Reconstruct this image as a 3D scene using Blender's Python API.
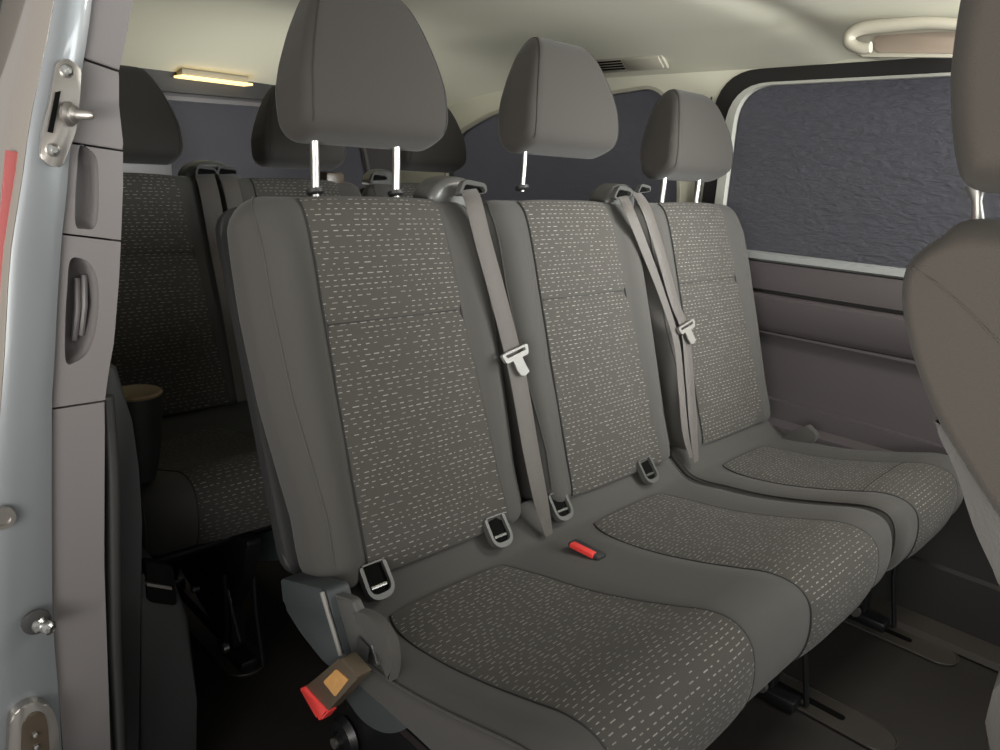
import bpy, bmesh, math, random
from mathutils import Vector, Matrix
random.seed(4)
V = Vector
for o in list(bpy.data.objects): bpy.data.objects.remove(o)
SC = bpy.context.scene
COL = SC.collection

# ---------------------------------------------------------------- camera, world, lights, exposure
R = Matrix(((0.69365, -0.22688, 0.68365), (0.71841, 0.14884, -0.67951), (0.05241, 0.96248, 0.26624)))
CAM = V((0, 0, 1.065)); FPX = 739.0
cd = bpy.data.cameras.new('camera'); cam = bpy.data.objects.new('camera', cd); COL.objects.link(cam)
cd.sensor_width = 36; cd.lens = FPX * 36 / 1000; cd.clip_start = .01
cam.matrix_world = Matrix.Translation(CAM) @ R.to_4x4()
SC.camera = cam
SC.view_settings.view_transform = 'Standard'; SC.view_settings.look = 'None'
SC.view_settings.gamma = 1; SC.view_settings.use_curve_mapping = False
SC.view_settings.exposure = 0.0
W = bpy.data.worlds.new('showroom'); SC.world = W; W.use_nodes = True
wn = W.node_tree.nodes; wl = W.node_tree.links
bg = wn['Background']; bg.inputs['Strength'].default_value = 0.54
wt = wn.new('ShaderNodeTexCoord'); wsep = wn.new('ShaderNodeSeparateXYZ'); wl.new(wt.outputs['Generated'], wsep.inputs[0])
wr = wn.new('ShaderNodeValToRGB'); wl.new(wsep.outputs['Z'], wr.inputs[0]); wl.new(wr.outputs[0], bg.inputs[0])
e = wr.color_ramp.elements
e[0].position = 0.0; e[0].color = (.75, .72, .68, 1)
e[1].position = .75; e[1].color = (1.0, .98, .93, 1)
def wmath(op, a, b):
    n = wn.new('ShaderNodeMath'); n.operation = op
    for i, x in enumerate((a, b)):
        if isinstance(x, (int, float)): n.inputs[i].default_value = x
        else: wl.new(x, n.inputs[i])
    return n.outputs[0]
# red patch added low in the world background, to reflect in the body skin
wred = wmath('MULTIPLY', wmath('MULTIPLY', wmath('LESS_THAN', wsep.outputs['X'], -.5), wmath('LESS_THAN', wsep.outputs['Y'], -.12)), wmath('MULTIPLY', wmath('LESS_THAN', wsep.outputs['Z'], .03), wmath('GREATER_THAN', wsep.outputs['Z'], -.30)))
wmix = wn.new('ShaderNodeMix'); wmix.data_type = 'RGBA'; wl.new(wred, wmix.inputs[0]); wl.new(wr.outputs[0], wmix.inputs['A']); wmix.inputs['B'].default_value = (.45, .06, .06, 1)
wl.new(wmix.outputs['Result'], bg.inputs[0])
n_ = e.new(.35); n_.color = (.85, .85, .85, 1)

def area(name, loc, target, size, power, color, spread=180):
    l = bpy.data.lights.new(name, 'AREA'); l.shape = 'RECTANGLE'; l.size = size[0]; l.size_y = size[1]
    l.energy = power; l.color = color; l.spread = math.radians(spread)
    o = bpy.data.objects.new(name, l); COL.objects.link(o); o.location = loc
    o.rotation_euler = (V(target) - V(loc)).to_track_quat('-Z', 'Y').to_euler(); return o
area('side_fill', (.9, -2.4, 2.3), (-.7, 1.0, .7), (1.8, 1.6), 16, (1, .96, .9))  # added fill light outside the open door side, out of view
area('door_ceiling_fill', (.2, -.9, .85), (-1.3, 1.3, 1.46), (1.4, .6), 13, (1, .97, .9), 80)  # added fill outside the door opening, aimed up to brighten the ceiling
area('front_ceiling_fill', (.95, 1.45, 1.18), (-1.1, 1.3, 1.46), (.9, .35), 12, (.96, 1, .98), 110)  # added fill at the unseen cab front, aimed up at the ceiling
area('cargo_ceiling_fill', (-2.36, 1.15, .70), (-2.2, 1.15, 1.4), (.35, 1.2), 4.6, (1, .97, .86), 150)  # added uplight hidden behind the rear seats, brightens the rear ceiling
area('upper_back_fill', (.35, 1.80, 1.18), (-1.05, 1.45, 1.02), (.5, .28), 5.0, (.98, 1, .97), 60)  # added narrow fill from the unseen cab, brightens upper backs and headrests
area('cab_overhead_fill', (-.20, 1.50, 1.39), (-.8, 1.45, .6), (.22, .36), 12, (1, .95, .87))  # added overhead fill, out of view, for seat backs and cushions

# ---------------------------------------------------------------- helpers
def at(u, v, ax, c):
    """where the sight line of a photo point meets the plane ax = c"""
    d = R @ V(((u - 500) / FPX, (375 - v) / FPX, -1)); i = 'xyz'.index(ax)
    return CAM + d * ((c - CAM[i]) / d[i])
def atp(u, v, n, c):
    d = R @ V(((u - 500) / FPX, (375 - v) / FPX, -1)); n = V(n)
    return CAM + d * ((c - CAM.dot(n)) / d.dot(n))

def link(name, bm, mat, parent=None, smooth=True, loc=None):
    bmesh.ops.recalc_face_normals(bm, faces=bm.faces)
    me = bpy.data.meshes.new(name); bm.to_mesh(me); bm.free()
    if smooth:
        for p in me.polygons: p.use_smooth = True
    me.materials.append(mat)
    o = bpy.data.objects.new(name, me); COL.objects.link(o)
    if smooth:
        try: me.set_sharp_from_angle(angle=math.radians(40))
        except Exception: pass
    if parent is not None:
        o.parent = parent; o.matrix_parent_inverse = Matrix.Translation(-V(parent_world(parent)))
    return o
def parent_world(p):
    return V(p.location) if p.type == 'EMPTY' else V((0, 0, 0))
def thing(name, label, cat, loc=(0, 0, 0), group=None):
    o = bpy.data.objects.new(name, None); COL.objects.link(o); o.location = loc; o.empty_display_size = .05
    o['label'] = label; o['category'] = cat
    if group: o['group'] = group
    return o
def tag(o, label, cat, group=None):
    o['label'] = label; o['category'] = cat
    if group: o['group'] = group
    return o
def struct(o): o['kind'] = 'structure'; return o

def catmull(pts, n=8, closed=True):
    out = []; N = len(pts); P = [V((p[0], p[1], p[2] if len(p) > 2 else 0)) for p in pts]
    for i in range(N if closed else N - 1):
        a, b, c, d = (P[(i - 1) % N], P[i], P[(i + 1) % N], P[(i + 2) % N]) if closed else (P[max(i - 1, 0)], P[i], P[i + 1], P[min(i + 2, N - 1)])
        for k in range(n):
            t = k / n
            out.append(.5 * ((2 * b) + (c - a) * t + (2 * a - 5 * b + 4 * c - d) * t * t + (3 * b - a - 3 * c + d) * t ** 3))
    if not closed: out.append(P[-1])
    return out

def add_box(bm, lo, hi, bev=0, mat=None, seg=2):
    r = bmesh.ops.create_cube(bm, size=1); vs = r['verts']
    for v in vs:
        v.co = V([(lo[i] + hi[i]) / 2 + v.co[i] * (hi[i] - lo[i]) for i in range(3)])
    if bev:
        es = list({e for v in vs for e in v.link_edges})
        b = bmesh.ops.bevel(bm, geom=vs + es, offset=bev, segments=seg, affect='EDGES', profile=.5)
        vs = list({v for f in b['faces'] for v in f.verts} | {v for v in vs if v.is_valid})
    if mat is not None:
        for v in vs: v.co = mat @ v.co
    return vs
def frame_from(origin, xa, ya):
    xa = V(xa).normalized(); ya = V(ya); ya = (ya - xa * ya.dot(xa)).normalized(); za = xa.cross(ya)
    return Matrix.Translation(V(origin)) @ Matrix((xa, ya, za)).transposed().to_4x4()

def add_tube(bm, pts, r, seg=8, cap=True):
    pts = [V(p) for p in pts]; rings = []
    up = V((0, 0, 1)); prev = None
    for i, p in enumerate(pts):
        t = (pts[min(i + 1, len(pts) - 1)] - pts[max(i - 1, 0)]).normalized()
        if prev is None:
            a = t.orthogonal().normalized()
        else:
            a = prev - t * prev.dot(t); a = a.normalized() if a.length > 1e-6 else t.orthogonal().normalized()
        prev = a; b = t.cross(a); rr = r[i] if isinstance(r, (list, tuple)) else r
        rings.append([bm.verts.new(p + (a * math.cos(2 * math.pi * k / seg) + b * math.sin(2 * math.pi * k / seg)) * rr) for k in range(seg)])
    for i in range(len(rings) - 1):
        for k in range(seg):
            bm.faces.new((rings[i][k], rings[i][(k + 1) % seg], rings[i + 1][(k + 1) % seg], rings[i + 1][k]))
    if cap:
        bm.faces.new(rings[0][::-1]); bm.faces.new(rings[-1])
def tube(name, pts, rad, mt, parent, seg=6):
    bm = bmesh.new(); add_tube(bm, pts, rad, seg); return link(name, bm, M[mt], parent)
def add_lathe(bm, prof, mat, seg=20):
    rings = []
    for (r, z) in prof:
        rings.append([bm.verts.new(mat @ V((r * math.cos(2 * math.pi * k / seg), r * math.sin(2 * math.pi * k / seg), z))) for k in range(seg)])
    for i in range(len(rings) - 1):
        for k in range(seg):
            bm.faces.new((rings[i][k], rings[i][(k + 1) % seg], rings[i + 1][(k + 1) % seg], rings[i + 1][k]))
    bm.faces.new(rings[0][::-1]); bm.faces.new(rings[-1])
def add_prism(bm, poly, off, bev=0, seg=2):
    """solid from a planar 3D outline, thickened by the vector off"""
    off = V(off); a = [bm.verts.new(V(p)) for p in poly]; b = [bm.verts.new(V(p) + off) for p in poly]
    n = len(poly); f1 = bm.faces.new(a); f2 = bm.faces.new(b[::-1])
    for i in range(n): bm.faces.new((a[i], b[i], b[(i + 1) % n], a[(i + 1) % n]))
    if bev:
        bmesh.ops.bevel(bm, geom=list(f1.edges), offset=bev, segments=seg, affect='EDGES', profile=.5)
def rrect(cx, cy, w, h, r, n=6):
    pts = []
    for (sx, sy, a0) in ((1, 1, 0), (-1, 1, 90), (-1, -1, 180), (1, -1, 270)):
        for k in range(n + 1):
            a = math.radians(a0 + 90 * k / n)
            pts.append((cx + sx * (w / 2 - r) + r * math.cos(a), cy + sy * (h / 2 - r) + r * math.sin(a)))
    return pts
def round_poly(pts, r, n=5):
    out = []; N = len(pts)
    for i in range(N):
        p = V(pts[i]).to_2d() if len(pts[i]) > 2 else V(pts[i]); a = V(pts[i - 1]); b = V(pts[(i + 1) % N])
        rr = r[i] if isinstance(r, (list, tuple)) else r
        da = (a - p); db = (b - p); rr = min(rr, da.length * .49, db.length * .49)
        p1 = p + da.normalized() * rr; p2 = p + db.normalized() * rr
        for k in range(n + 1):
            t = k / n; out.append(tuple((1 - t) ** 2 * p1 + 2 * t * (1 - t) * p + t * t * p2))
    return out
def plate(bm, outer, holes, to3, off):
    """plate with holes: outlines are 2D, to3 lifts them, off is the thickness vector"""
    edges = []; loops = []
    for lp in [outer] + holes:
        vs = [bm.verts.new(to3(*p)) for p in lp]; loops.append(vs)
        edges += [bm.edges.new((vs[i], vs[(i + 1) % len(vs)])) for i in range(len(vs))]
    g = bmesh.ops.triangle_fill(bm, use_beauty=True, use_dissolve=False, edges=edges)
    fs = [x for x in g['geom'] if isinstance(x, bmesh.types.BMFace)]
    ex = bmesh.ops.extrude_face_region(bm, geom=fs)
    for v in [x for x in ex['geom'] if isinstance(x, bmesh.types.BMVert)]: v.co += V(off)
def ring(bm, outer, inner, to3, off):
    """frame between two outlines with the same number of points"""
    off = V(off); n = len(outer)
    A = [bm.verts.new(to3(*p)) for p in outer]; B = [bm.verts.new(to3(*p)) for p in inner]
    C = [bm.verts.new(to3(*p) + off) for p in outer]; D = [bm.verts.new(to3(*p) + off) for p in inner]
    for i in range(n):
        j = (i + 1) % n
        bm.faces.new((A[i], A[j], B[j], B[i])); bm.faces.new((C[i], D[i], D[j], C[j]))
        bm.faces.new((A[i], C[i], C[j], A[j])); bm.faces.new((B[i], B[j], D[j], D[i]))
def ribbon(bm, pts, wd, w, th=.0016, nrm=None):
    """webbing: centre points, width directions, widths"""
    rows = []
    N = len(pts)
    for i in range(N):
        p = V(pts[i]); d = V(wd[i] if isinstance(wd, list) else wd).normalized(); ww = w[i] if isinstance(w, list) else w
        t = (V(pts[min(i + 1, N - 1)]) - V(pts[max(i - 1, 0)])).normalized()
        nn = d.cross(t).normalized()
        rows.append([bm.verts.new(p + d * ww / 2 * a + nn * th * b) for (a, b) in ((-1, 0), (-.93, .5), (0, .6), (.93, .5), (1, 0), (.93, -.5), (0, -.6), (-.93, -.5))])
    for i in range(N - 1):
        for k in range(8):
            bm.faces.new((rows[i][k], rows[i][(k + 1) % 8], rows[i + 1][(k + 1) % 8], rows[i + 1][k]))
    bm.faces.new(rows[0]); bm.faces.new(rows[-1][::-1])

# ---------------------------------------------------------------- materials
def mat(name, col, rough=.6, metal=0, bump=0, bscale=300, noise=0, nscale=40, sheen=0, emis=None, estr=0, spec=.5, coat=0):
    m = bpy.data.materials.new(name); m.use_nodes = True; N = m.node_tree.nodes; L = m.node_tree.links
    b = N['Principled BSDF']; b.inputs['Base Color'].default_value = (*col, 1); b.inputs['Roughness'].default_value = rough
    b.inputs['Metallic'].default_value = metal; b.inputs['Specular IOR Level'].default_value = spec
    if sheen: b.inputs['Sheen Weight'].default_value = sheen; b.inputs['Sheen Roughness'].default_value = .5
    if coat: b.inputs['Coat Weight'].default_value = coat; b.inputs['Coat Roughness'].default_value = .06
    tc = N.new('ShaderNodeTexCoord')
    if bump:
        n = N.new('ShaderNodeTexNoise'); n.inputs['Scale'].default_value = bscale; n.inputs['Detail'].default_value = 4
        bu = N.new('ShaderNodeBump'); bu.inputs['Strength'].default_value = bump; bu.inputs['Distance'].default_value = .002
        L.new(tc.outputs['Object'], n.inputs['Vector']); L.new(n.outputs[0], bu.inputs['Height']); L.new(bu.outputs[0], b.inputs['Normal'])
    if noise:
        n = N.new('ShaderNodeTexNoise'); n.inputs['Scale'].default_value = nscale; n.inputs['Detail'].default_value = 5
        r = N.new('ShaderNodeMapRange'); r.inputs[3].default_value = 1 - noise; r.inputs[4].default_value = 1 + noise
        mx = N.new('ShaderNodeMix'); mx.data_type = 'RGBA'; mx.blend_type = 'MULTIPLY'; mx.inputs[0].default_value = 1
        mx.inputs['A'].default_value = (*col, 1)
        L.new(tc.outputs['Object'], n.inputs['Vector']); L.new(n.outputs[0], r.inputs[0]); L.new(r.outputs[0], mx.inputs['B']); L.new(mx.outputs['Result'], b.inputs['Base Color'])
    if emis: b.inputs['Emission Color'].default_value = (*emis, 1); b.inputs['Emission Strength'].default_value = estr
    return m
def dash_fabric(name, base, dash):
    """dark cloth woven with rows of short light dashes; UVs are in metres"""
    m = bpy.data.materials.new(name); m.use_nodes = True; N = m.node_tree.nodes; L = m.node_tree.links
    b = N['Principled BSDF']; b.inputs['Roughness'].default_value = .85; b.inputs['Sheen Weight'].default_value = .06
    b.inputs['Specular IOR Level'].default_value = .25
    def M(op, a, c=None, d=None):
        n = N.new('ShaderNodeMath'); n.operation = op
        for i, x in enumerate((a, c, d)):
            if x is None: continue
            if isinstance(x, (int, float)): n.inputs[i].default_value = x
            else: L.new(x, n.inputs[i])
        return n.outputs[0]
    def wn1(x, y=None):
        c = N.new('ShaderNodeCombineXYZ'); L.new(x, c.inputs[0])
        if y is not None: L.new(y, c.inputs[1])
        w = N.new('ShaderNodeTexWhiteNoise'); w.noise_dimensions = '2D'; L.new(c.outputs[0], w.inputs[0]); return w.outputs[0]
    uv = N.new('ShaderNodeUVMap'); uv.uv_map = 'UVMap'; s = N.new('ShaderNodeSeparateXYZ'); L.new(uv.outputs[0], s.inputs[0])
    ry = M('DIVIDE', s.outputs['Y'], .0085); row = M('FLOOR', ry); fy = M('FRACT', ry)
    rr = wn1(row)
    # every row has its own cell length and phase
    cell = M('MULTIPLY_ADD', rr, .007, .0125)
    ph = M('MULTIPLY', wn1(M('ADD', row, 77.3)), 1.0)
    cx = M('ADD', M('DIVIDE', s.outputs['X'], cell), ph); ci = M('FLOOR', cx); fx = M('FRACT', cx)
    rnd = wn1(ci, row)
    ln = M('MULTIPLY_ADD', rnd, .45, .22)
    on = M('MULTIPLY', M('LESS_THAN', fx, ln), M('LESS_THAN', M('ABSOLUTE', M('SUBTRACT', fy, .5)), .085))
    keep = M('LESS_THAN', wn1(ci, M('ADD', row, 31.7)), .88)
    on = M('MULTIPLY', on, keep)
    brt = M('MULTIPLY_ADD', wn1(ci, M('ADD', row, 11.1)), .5, .5)
    fac = M('MULTIPLY', on, brt)
    nz = N.new('ShaderNodeTexNoise'); nz.inputs['Scale'].default_value = 900; tc = N.new('ShaderNodeTexCoord'); L.new(tc.outputs['Object'], nz.inputs['Vector'])
    mr = N.new('ShaderNodeMapRange'); mr.inputs[3].default_value = .75; mr.inputs[4].default_value = 1.25; L.new(nz.outputs[0], mr.inputs[0])
    m0 = N.new('ShaderNodeMix'); m0.data_type = 'RGBA'; m0.blend_type = 'MULTIPLY'; m0.inputs[0].default_value = 1; m0.inputs['A'].default_value = (*base, 1); L.new(mr.outputs[0], m0.inputs['B'])
    mx = N.new('ShaderNodeMix'); mx.data_type = 'RGBA'; L.new(fac, mx.inputs[0]); L.new(m0.outputs['Result'], mx.inputs['A']); mx.inputs['B'].default_value = (*dash, 1)
    L.new(mx.outputs['Result'], b.inputs['Base Color'])
    bu = N.new('ShaderNodeBump'); bu.inputs['Strength'].default_value = .4; bu.inputs['Distance'].default_value = .001
    L.new(M('ADD', M('MULTIPLY', nz.outputs[0], .5), on), bu.inputs['Height']); L.new(bu.outputs[0], b.inputs['Normal'])
    return m

M = {}
M['plain'] = mat('charcoal_cloth', (.046, .044, .041), .85, bump=.25, bscale=1100, noise=.12, nscale=900, sheen=.08, spec=.25)
M['head'] = mat('headrest_cloth', (.033, .030, .0275), .85, bump=.2, bscale=1100, noise=.1, nscale=900, sheen=.08, spec=.25)
M['dash'] = dash_fabric('dashed_cloth', (.042, .039, .035), (.21, .205, .185))
M['front'] = mat('taupe_seat_cloth', (.052, .046, .040), .85, bump=.2, bscale=1100, noise=.1, nscale=900, sheen=.06, spec=.25)
M['board'] = mat('grey_back_board', (.045, .043, .040), .5, bump=.1, bscale=600)
M['seam'] = mat('seam_thread', (.012, .012, .012), .8)
M['shell'] = mat('black_shell_plastic', (.018, .018, .019), .5, bump=.15, bscale=700)
M['cover'] = mat('blue_grey_plastic', (.028, .034, .036), .55, bump=.15, bscale=700)
M['blackmetal'] = mat('black_steel', (.012, .012, .013), .32, metal=.3)
M['chrome'] = mat('brushed_steel', (.62, .62, .6), .25, metal=1)
M['post'] = mat('steel_post', (.42, .415, .40), .38, metal=.9)
M['steel'] = mat('dull_steel', (.35, .33, .31), .38, metal=.9)
M['belt'] = mat('belt_webbing', (.050, .043, .038), .6, bump=.4, bscale=900, sheen=.2)
M['tongue'] = mat('grey_tongue_plastic', (.15, .145, .135), .4)
M['guide'] = mat('grey_guide_plastic', (.058, .058, .056), .4)
M['red'] = mat('red_button_plastic', (.62, .045, .04), .35)
M['redl'] = mat('red_lip_plastic', (.75, .25, .24), .4)
M['buckle'] = mat('brown_black_plastic', (.06, .045, .03), .4)
M['sticker'] = mat('amber_sticker', (.42, .22, .07), .35, noise=.3, nscale=90)
M['head_liner'] = mat('headliner_cloth', (.54, .53, .44), .9, bump=.1, bscale=900)
M['beige'] = mat('beige_trim_plastic', (.33, .315, .26), .55)
M['beige2'] = mat('taupe_recess_plastic', (.22, .18, .145), .6)
M['wall'] = mat('mauve_grey_trim', (.054, .047, .050), .5, bump=.12, bscale=600)
M['walld'] = mat('dark_lower_trim', (.014, .0135, .013), .6, bump=.12, bscale=600)
M['ledge'] = mat('light_grey_ledge', (.20, .21, .21), .45)
M['frameb'] = mat('black_window_surround', (.009, .008, .008), .5)
M['framel'] = mat('pale_window_frame', (.36, .36, .33), .5)
M['floor'] = mat('rubber_floor', (.012, .010, .008), .6, bump=.2, bscale=500, noise=.25, nscale=14)
M['rail'] = mat('rail_plate', (.032, .028, .024), .45)
M['slot'] = mat('slot_black', (.003, .003, .003), .8, spec=.05)
M['paint'] = mat('silver_grey_paint', (.20, .215, .228), .33, metal=.35, coat=.4)
M['redrefl'] = mat('painted_red_reflection', (.30, .075, .075), .4)  # colour of a red reflection in the bodywork
M['skin'] = mat('glossy_body_paint', (.30, .27, .24), .12, metal=.5, coat=1)  # same silver paint, tinted pinkish in place of the reflected surroundings
M['ptrim'] = mat('pillar_trim_plastic', (.135, .125, .127), .45, bump=.08, bscale=600)
M['rubber'] = mat('door_seal_rubber', (.03, .03, .03), .45)
M['sidet'] = mat('side_step_plastic', (.020, .022, .022), .6, bump=.12, bscale=600)
M['pale'] = mat('pale_daylit_plastic', (.20, .25, .27), .5)  # daylight on the rear bench base, put into a pale colour
M['tan'] = mat('tan_rim_plastic', (.22, .15, .08), .4)
M['lampoff'] = mat('lamp_glow', (.9, .7, .3), .4, emis=(1.0, .72, .32), estr=1.6)
# tinted pane: wrinkled privacy film on dark slate glass
def pane_mat(name, wrinkle):
    m = mat(name, (.066, .068, .08), .75, spec=.1); N = m.node_tree.nodes; L = m.node_tree.links; b = N['Principled BSDF']
    tr = N.new('ShaderNodeBsdfTransparent'); tr.inputs[0].default_value = (.52, .525, .565, 1)
    mx = N.new('ShaderNodeMixShader'); mx.inputs[0].default_value = .50
    L.new(tr.outputs[0], mx.inputs[1]); L.new(b.outputs[0], mx.inputs[2]); L.new(mx.outputs[0], N['Material Output'].inputs[0])
    if wrinkle:
        tc = N.new('ShaderNodeTexCoord'); mp = N.new('ShaderNodeMapping'); mp.inputs['Scale'].default_value = (14, 14, 42)
        mp.inputs['Rotation'].default_value = (0, math.radians(8), 0)
        n = N.new('ShaderNodeTexNoise'); n.inputs['Scale'].default_value = 1.6; n.inputs['Detail'].default_value = 4; n.inputs['Distortion'].default_value = 1.2
        bu = N.new('ShaderNodeBump'); bu.inputs['Strength'].default_value = .8; bu.inputs['Distance'].default_value = .014
        L.new(tc.outputs['Object'], mp.inputs[0]); L.new(mp.outputs[0], n.inputs['Vector']); L.new(n.outputs[0], bu.inputs['Height'])
        L.new(bu.outputs[0], b.inputs['Normal'])
    return m
M['pane'] = pane_mat('slate_privacy_glass', True)
M['pane_flat'] = pane_mat('slate_rear_glass', False)

# ---------------------------------------------------------------- upholstery surfaces
class Pillow:
    """closed side profile (a,b) swept across the vehicle, with rounded ends; frame maps (a,y,b) to the world"""
    def __init__(s, prof, y0, y1, frame, Rl=.05, ins=(.03, .05), hwf=None, disp=None, n=6):
        s.p = catmull(prof, n); N = len(s.p)
        ar = sum(s.p[i].x * s.p[(i + 1) % N].y - s.p[(i + 1) % N].x * s.p[i].y for i in range(N))
        s.nr = []
        for i in range(N):
            t = (s.p[(i + 1) % N] - s.p[i - 1]).normalized(); q = V((t.y, -t.x, 0))
            s.nr.append(q if ar > 0 else -q)
        s.y0, s.y1, s.fr, s.Rl, s.ins, s.hwf, s.disp = y0, y1, frame, Rl, ins, hwf, disp
        s.yc = (y0 + y1) / 2; s.n = n
        T = [V((s.p[i].x - s.nr[i].x * ins[0], s.p[i].y - s.nr[i].y * ins[1], 0)) for i in range(N)]
        for _ in range(n * n):
            T = [T[i] * .5 + (T[i - 1] + T[(i + 1) % N]) * .25 for i in range(N)]
        s.T = T
    def pt(s, y, i, off=0.0):
        i = i % len(s.p); dy = min(y - s.y0, s.y1 - y); k = 0
        if dy < s.Rl: k = 1 - math.sqrt(max(0, 1 - (1 - max(dy, 0) / s.Rl) ** 2))
        p = s.p[i]; q = s.nr[i]
        g = s.T[i]; a = p.x * (1 - k) + g.x * k + q.x * off; b = p.y * (1 - k) + g.y * k + q.y * off
        yy = s.yc + (y - s.yc) * (s.hwf(b) if s.hwf else 1)
        if s.disp: da, db = s.disp(a, yy - s.yc, b, q); a += da; b += db
        return s.fr(a, yy, b)
    def body(s, ny=26):
        bm = bmesh.new(); ys = []
        for k in range(8): ys.append(s.y0 + s.Rl * (1 - math.cos(math.pi / 2 * k / 8)))
        m = ny
        for k in range(m + 1): ys.append(s.y0 + s.Rl + (s.y1 - s.y0 - 2 * s.Rl) * k / m)
        ys += [s.y0 + s.y1 - y for y in reversed(ys[:8])]
        N = len(s.p)
        rings = [[bm.verts.new(s.pt(y, i)) for i in range(N)] for y in ys]
        for j in range(len(rings) - 1):
            for i in range(N):
                bm.faces.new((rings[j][i], rings[j][(i + 1) % N], rings[j + 1][(i + 1) % N], rings[j + 1][i]))
        for R0 in (rings[0], rings[-1]):
            es = [bm.edges.get((R0[k], R0[(k + 1) % N])) for k in range(N)]
            bmesh.ops.triangle_fill(bm, use_beauty=True, use_dissolve=False, edges=es)
        return bm
    def panel(s, i0, i1, yl, yr, off=.004, puff=.004, grooves=(), ny=14):
        """upholstery panel over profile points i0..i1; yl, yr give its edges"""
        bm = bmesh.new(); uvl = bm.loops.layers.uv.new('UVMap'); rows = []; arc = 0; prev = None; uv = {}
        for i in range(i0, i1 + 1):
            t = (i - i0) / (i1 - i0); row = []
            c = s.pt((yl(t) + yr(t)) / 2, i)
            if prev is not None: arc += (c - prev).length
            prev = c
            for j in range(-1, ny + 2):
                jj = min(max(j, 0), ny); u = jj / ny; y = yl(t) + (yr(t) - yl(t)) * u
                o = off + puff * (1 - (2 * u - 1) ** 4) - sum(g[1] * math.exp(-((arc - g[0]) / .009) ** 2) for g in grooves)
                if j < 0 or j > ny: o = -.006
                v = bm.verts.new(s.pt(y, i, o)); uv[v] = (y, arc); row.append(v)
            rows.append(row)
        for k in range(len(rows) - 1):
            for j in range(len(rows[0]) - 1):
                f = bm.faces.new((rows[k][j], rows[k][j + 1], rows[k + 1][j + 1], rows[k + 1][j]))
                for lp in f.loops: lp[uvl].uv = uv[lp.vert]
        # closed underside
        for row in (rows[0], rows[-1]): pass
        return bm
    def line(s, i0, i1, yf, off=.003, step=1):
        return [s.pt(yf((i - i0) / (i1 - i0)), i, off) for i in range(i0, i1 + 1, step)]

SL = .325; NN = V((.951, 0, .309)); WW = V((-.309, 0, .951))
BACK = [(0, 0), (.001, .08), (.001, .16), (.001, .24), (.001, .32), (.001, .40), (0, .48), (-.004, .545), (-.016, .576), (-.04, .59), (-.07, .584), (-.09, .555), (-.096, .45), (-.096, .3), (-.096, .15), (-.09, .02), (-.065, -.012), (-.025, -.014)]
HEAD = [(.004, .004), (.020, .03), (.030, .085), (.030, .15), (.023, .205), (.003, .238), (-.024, .242), (-.050, .215), (-.072, .15), (-.086, .08), (-.084, .018), (-.06, -.003), (-.025, -.004)]
CUSH = [(-.885, .452), (-.855, .45), (-.825, .425), (-.795, .408), (-.72, .410), (-.64, .420), (-.56, .438), (-.49, .458), (-.435, .474), (-.392, .474), (-.366, .456), (-.357, .42), (-.360, .38), (-.375, .348), (-.41, .335), (-.47, .352), (-.56, .364), (-.68, .362), (-.82, .358), (-.895, .385)]

def lerp_f(tab):
    def f(x):
        if x <= tab[0][0]: return tab[0][1]
        for (a, b), (c, d) in zip(tab, tab[1:]):
            if x <= c: return b + (d - b) * (x - a) / (c - a)
        return tab[-1][1]
    return f

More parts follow.
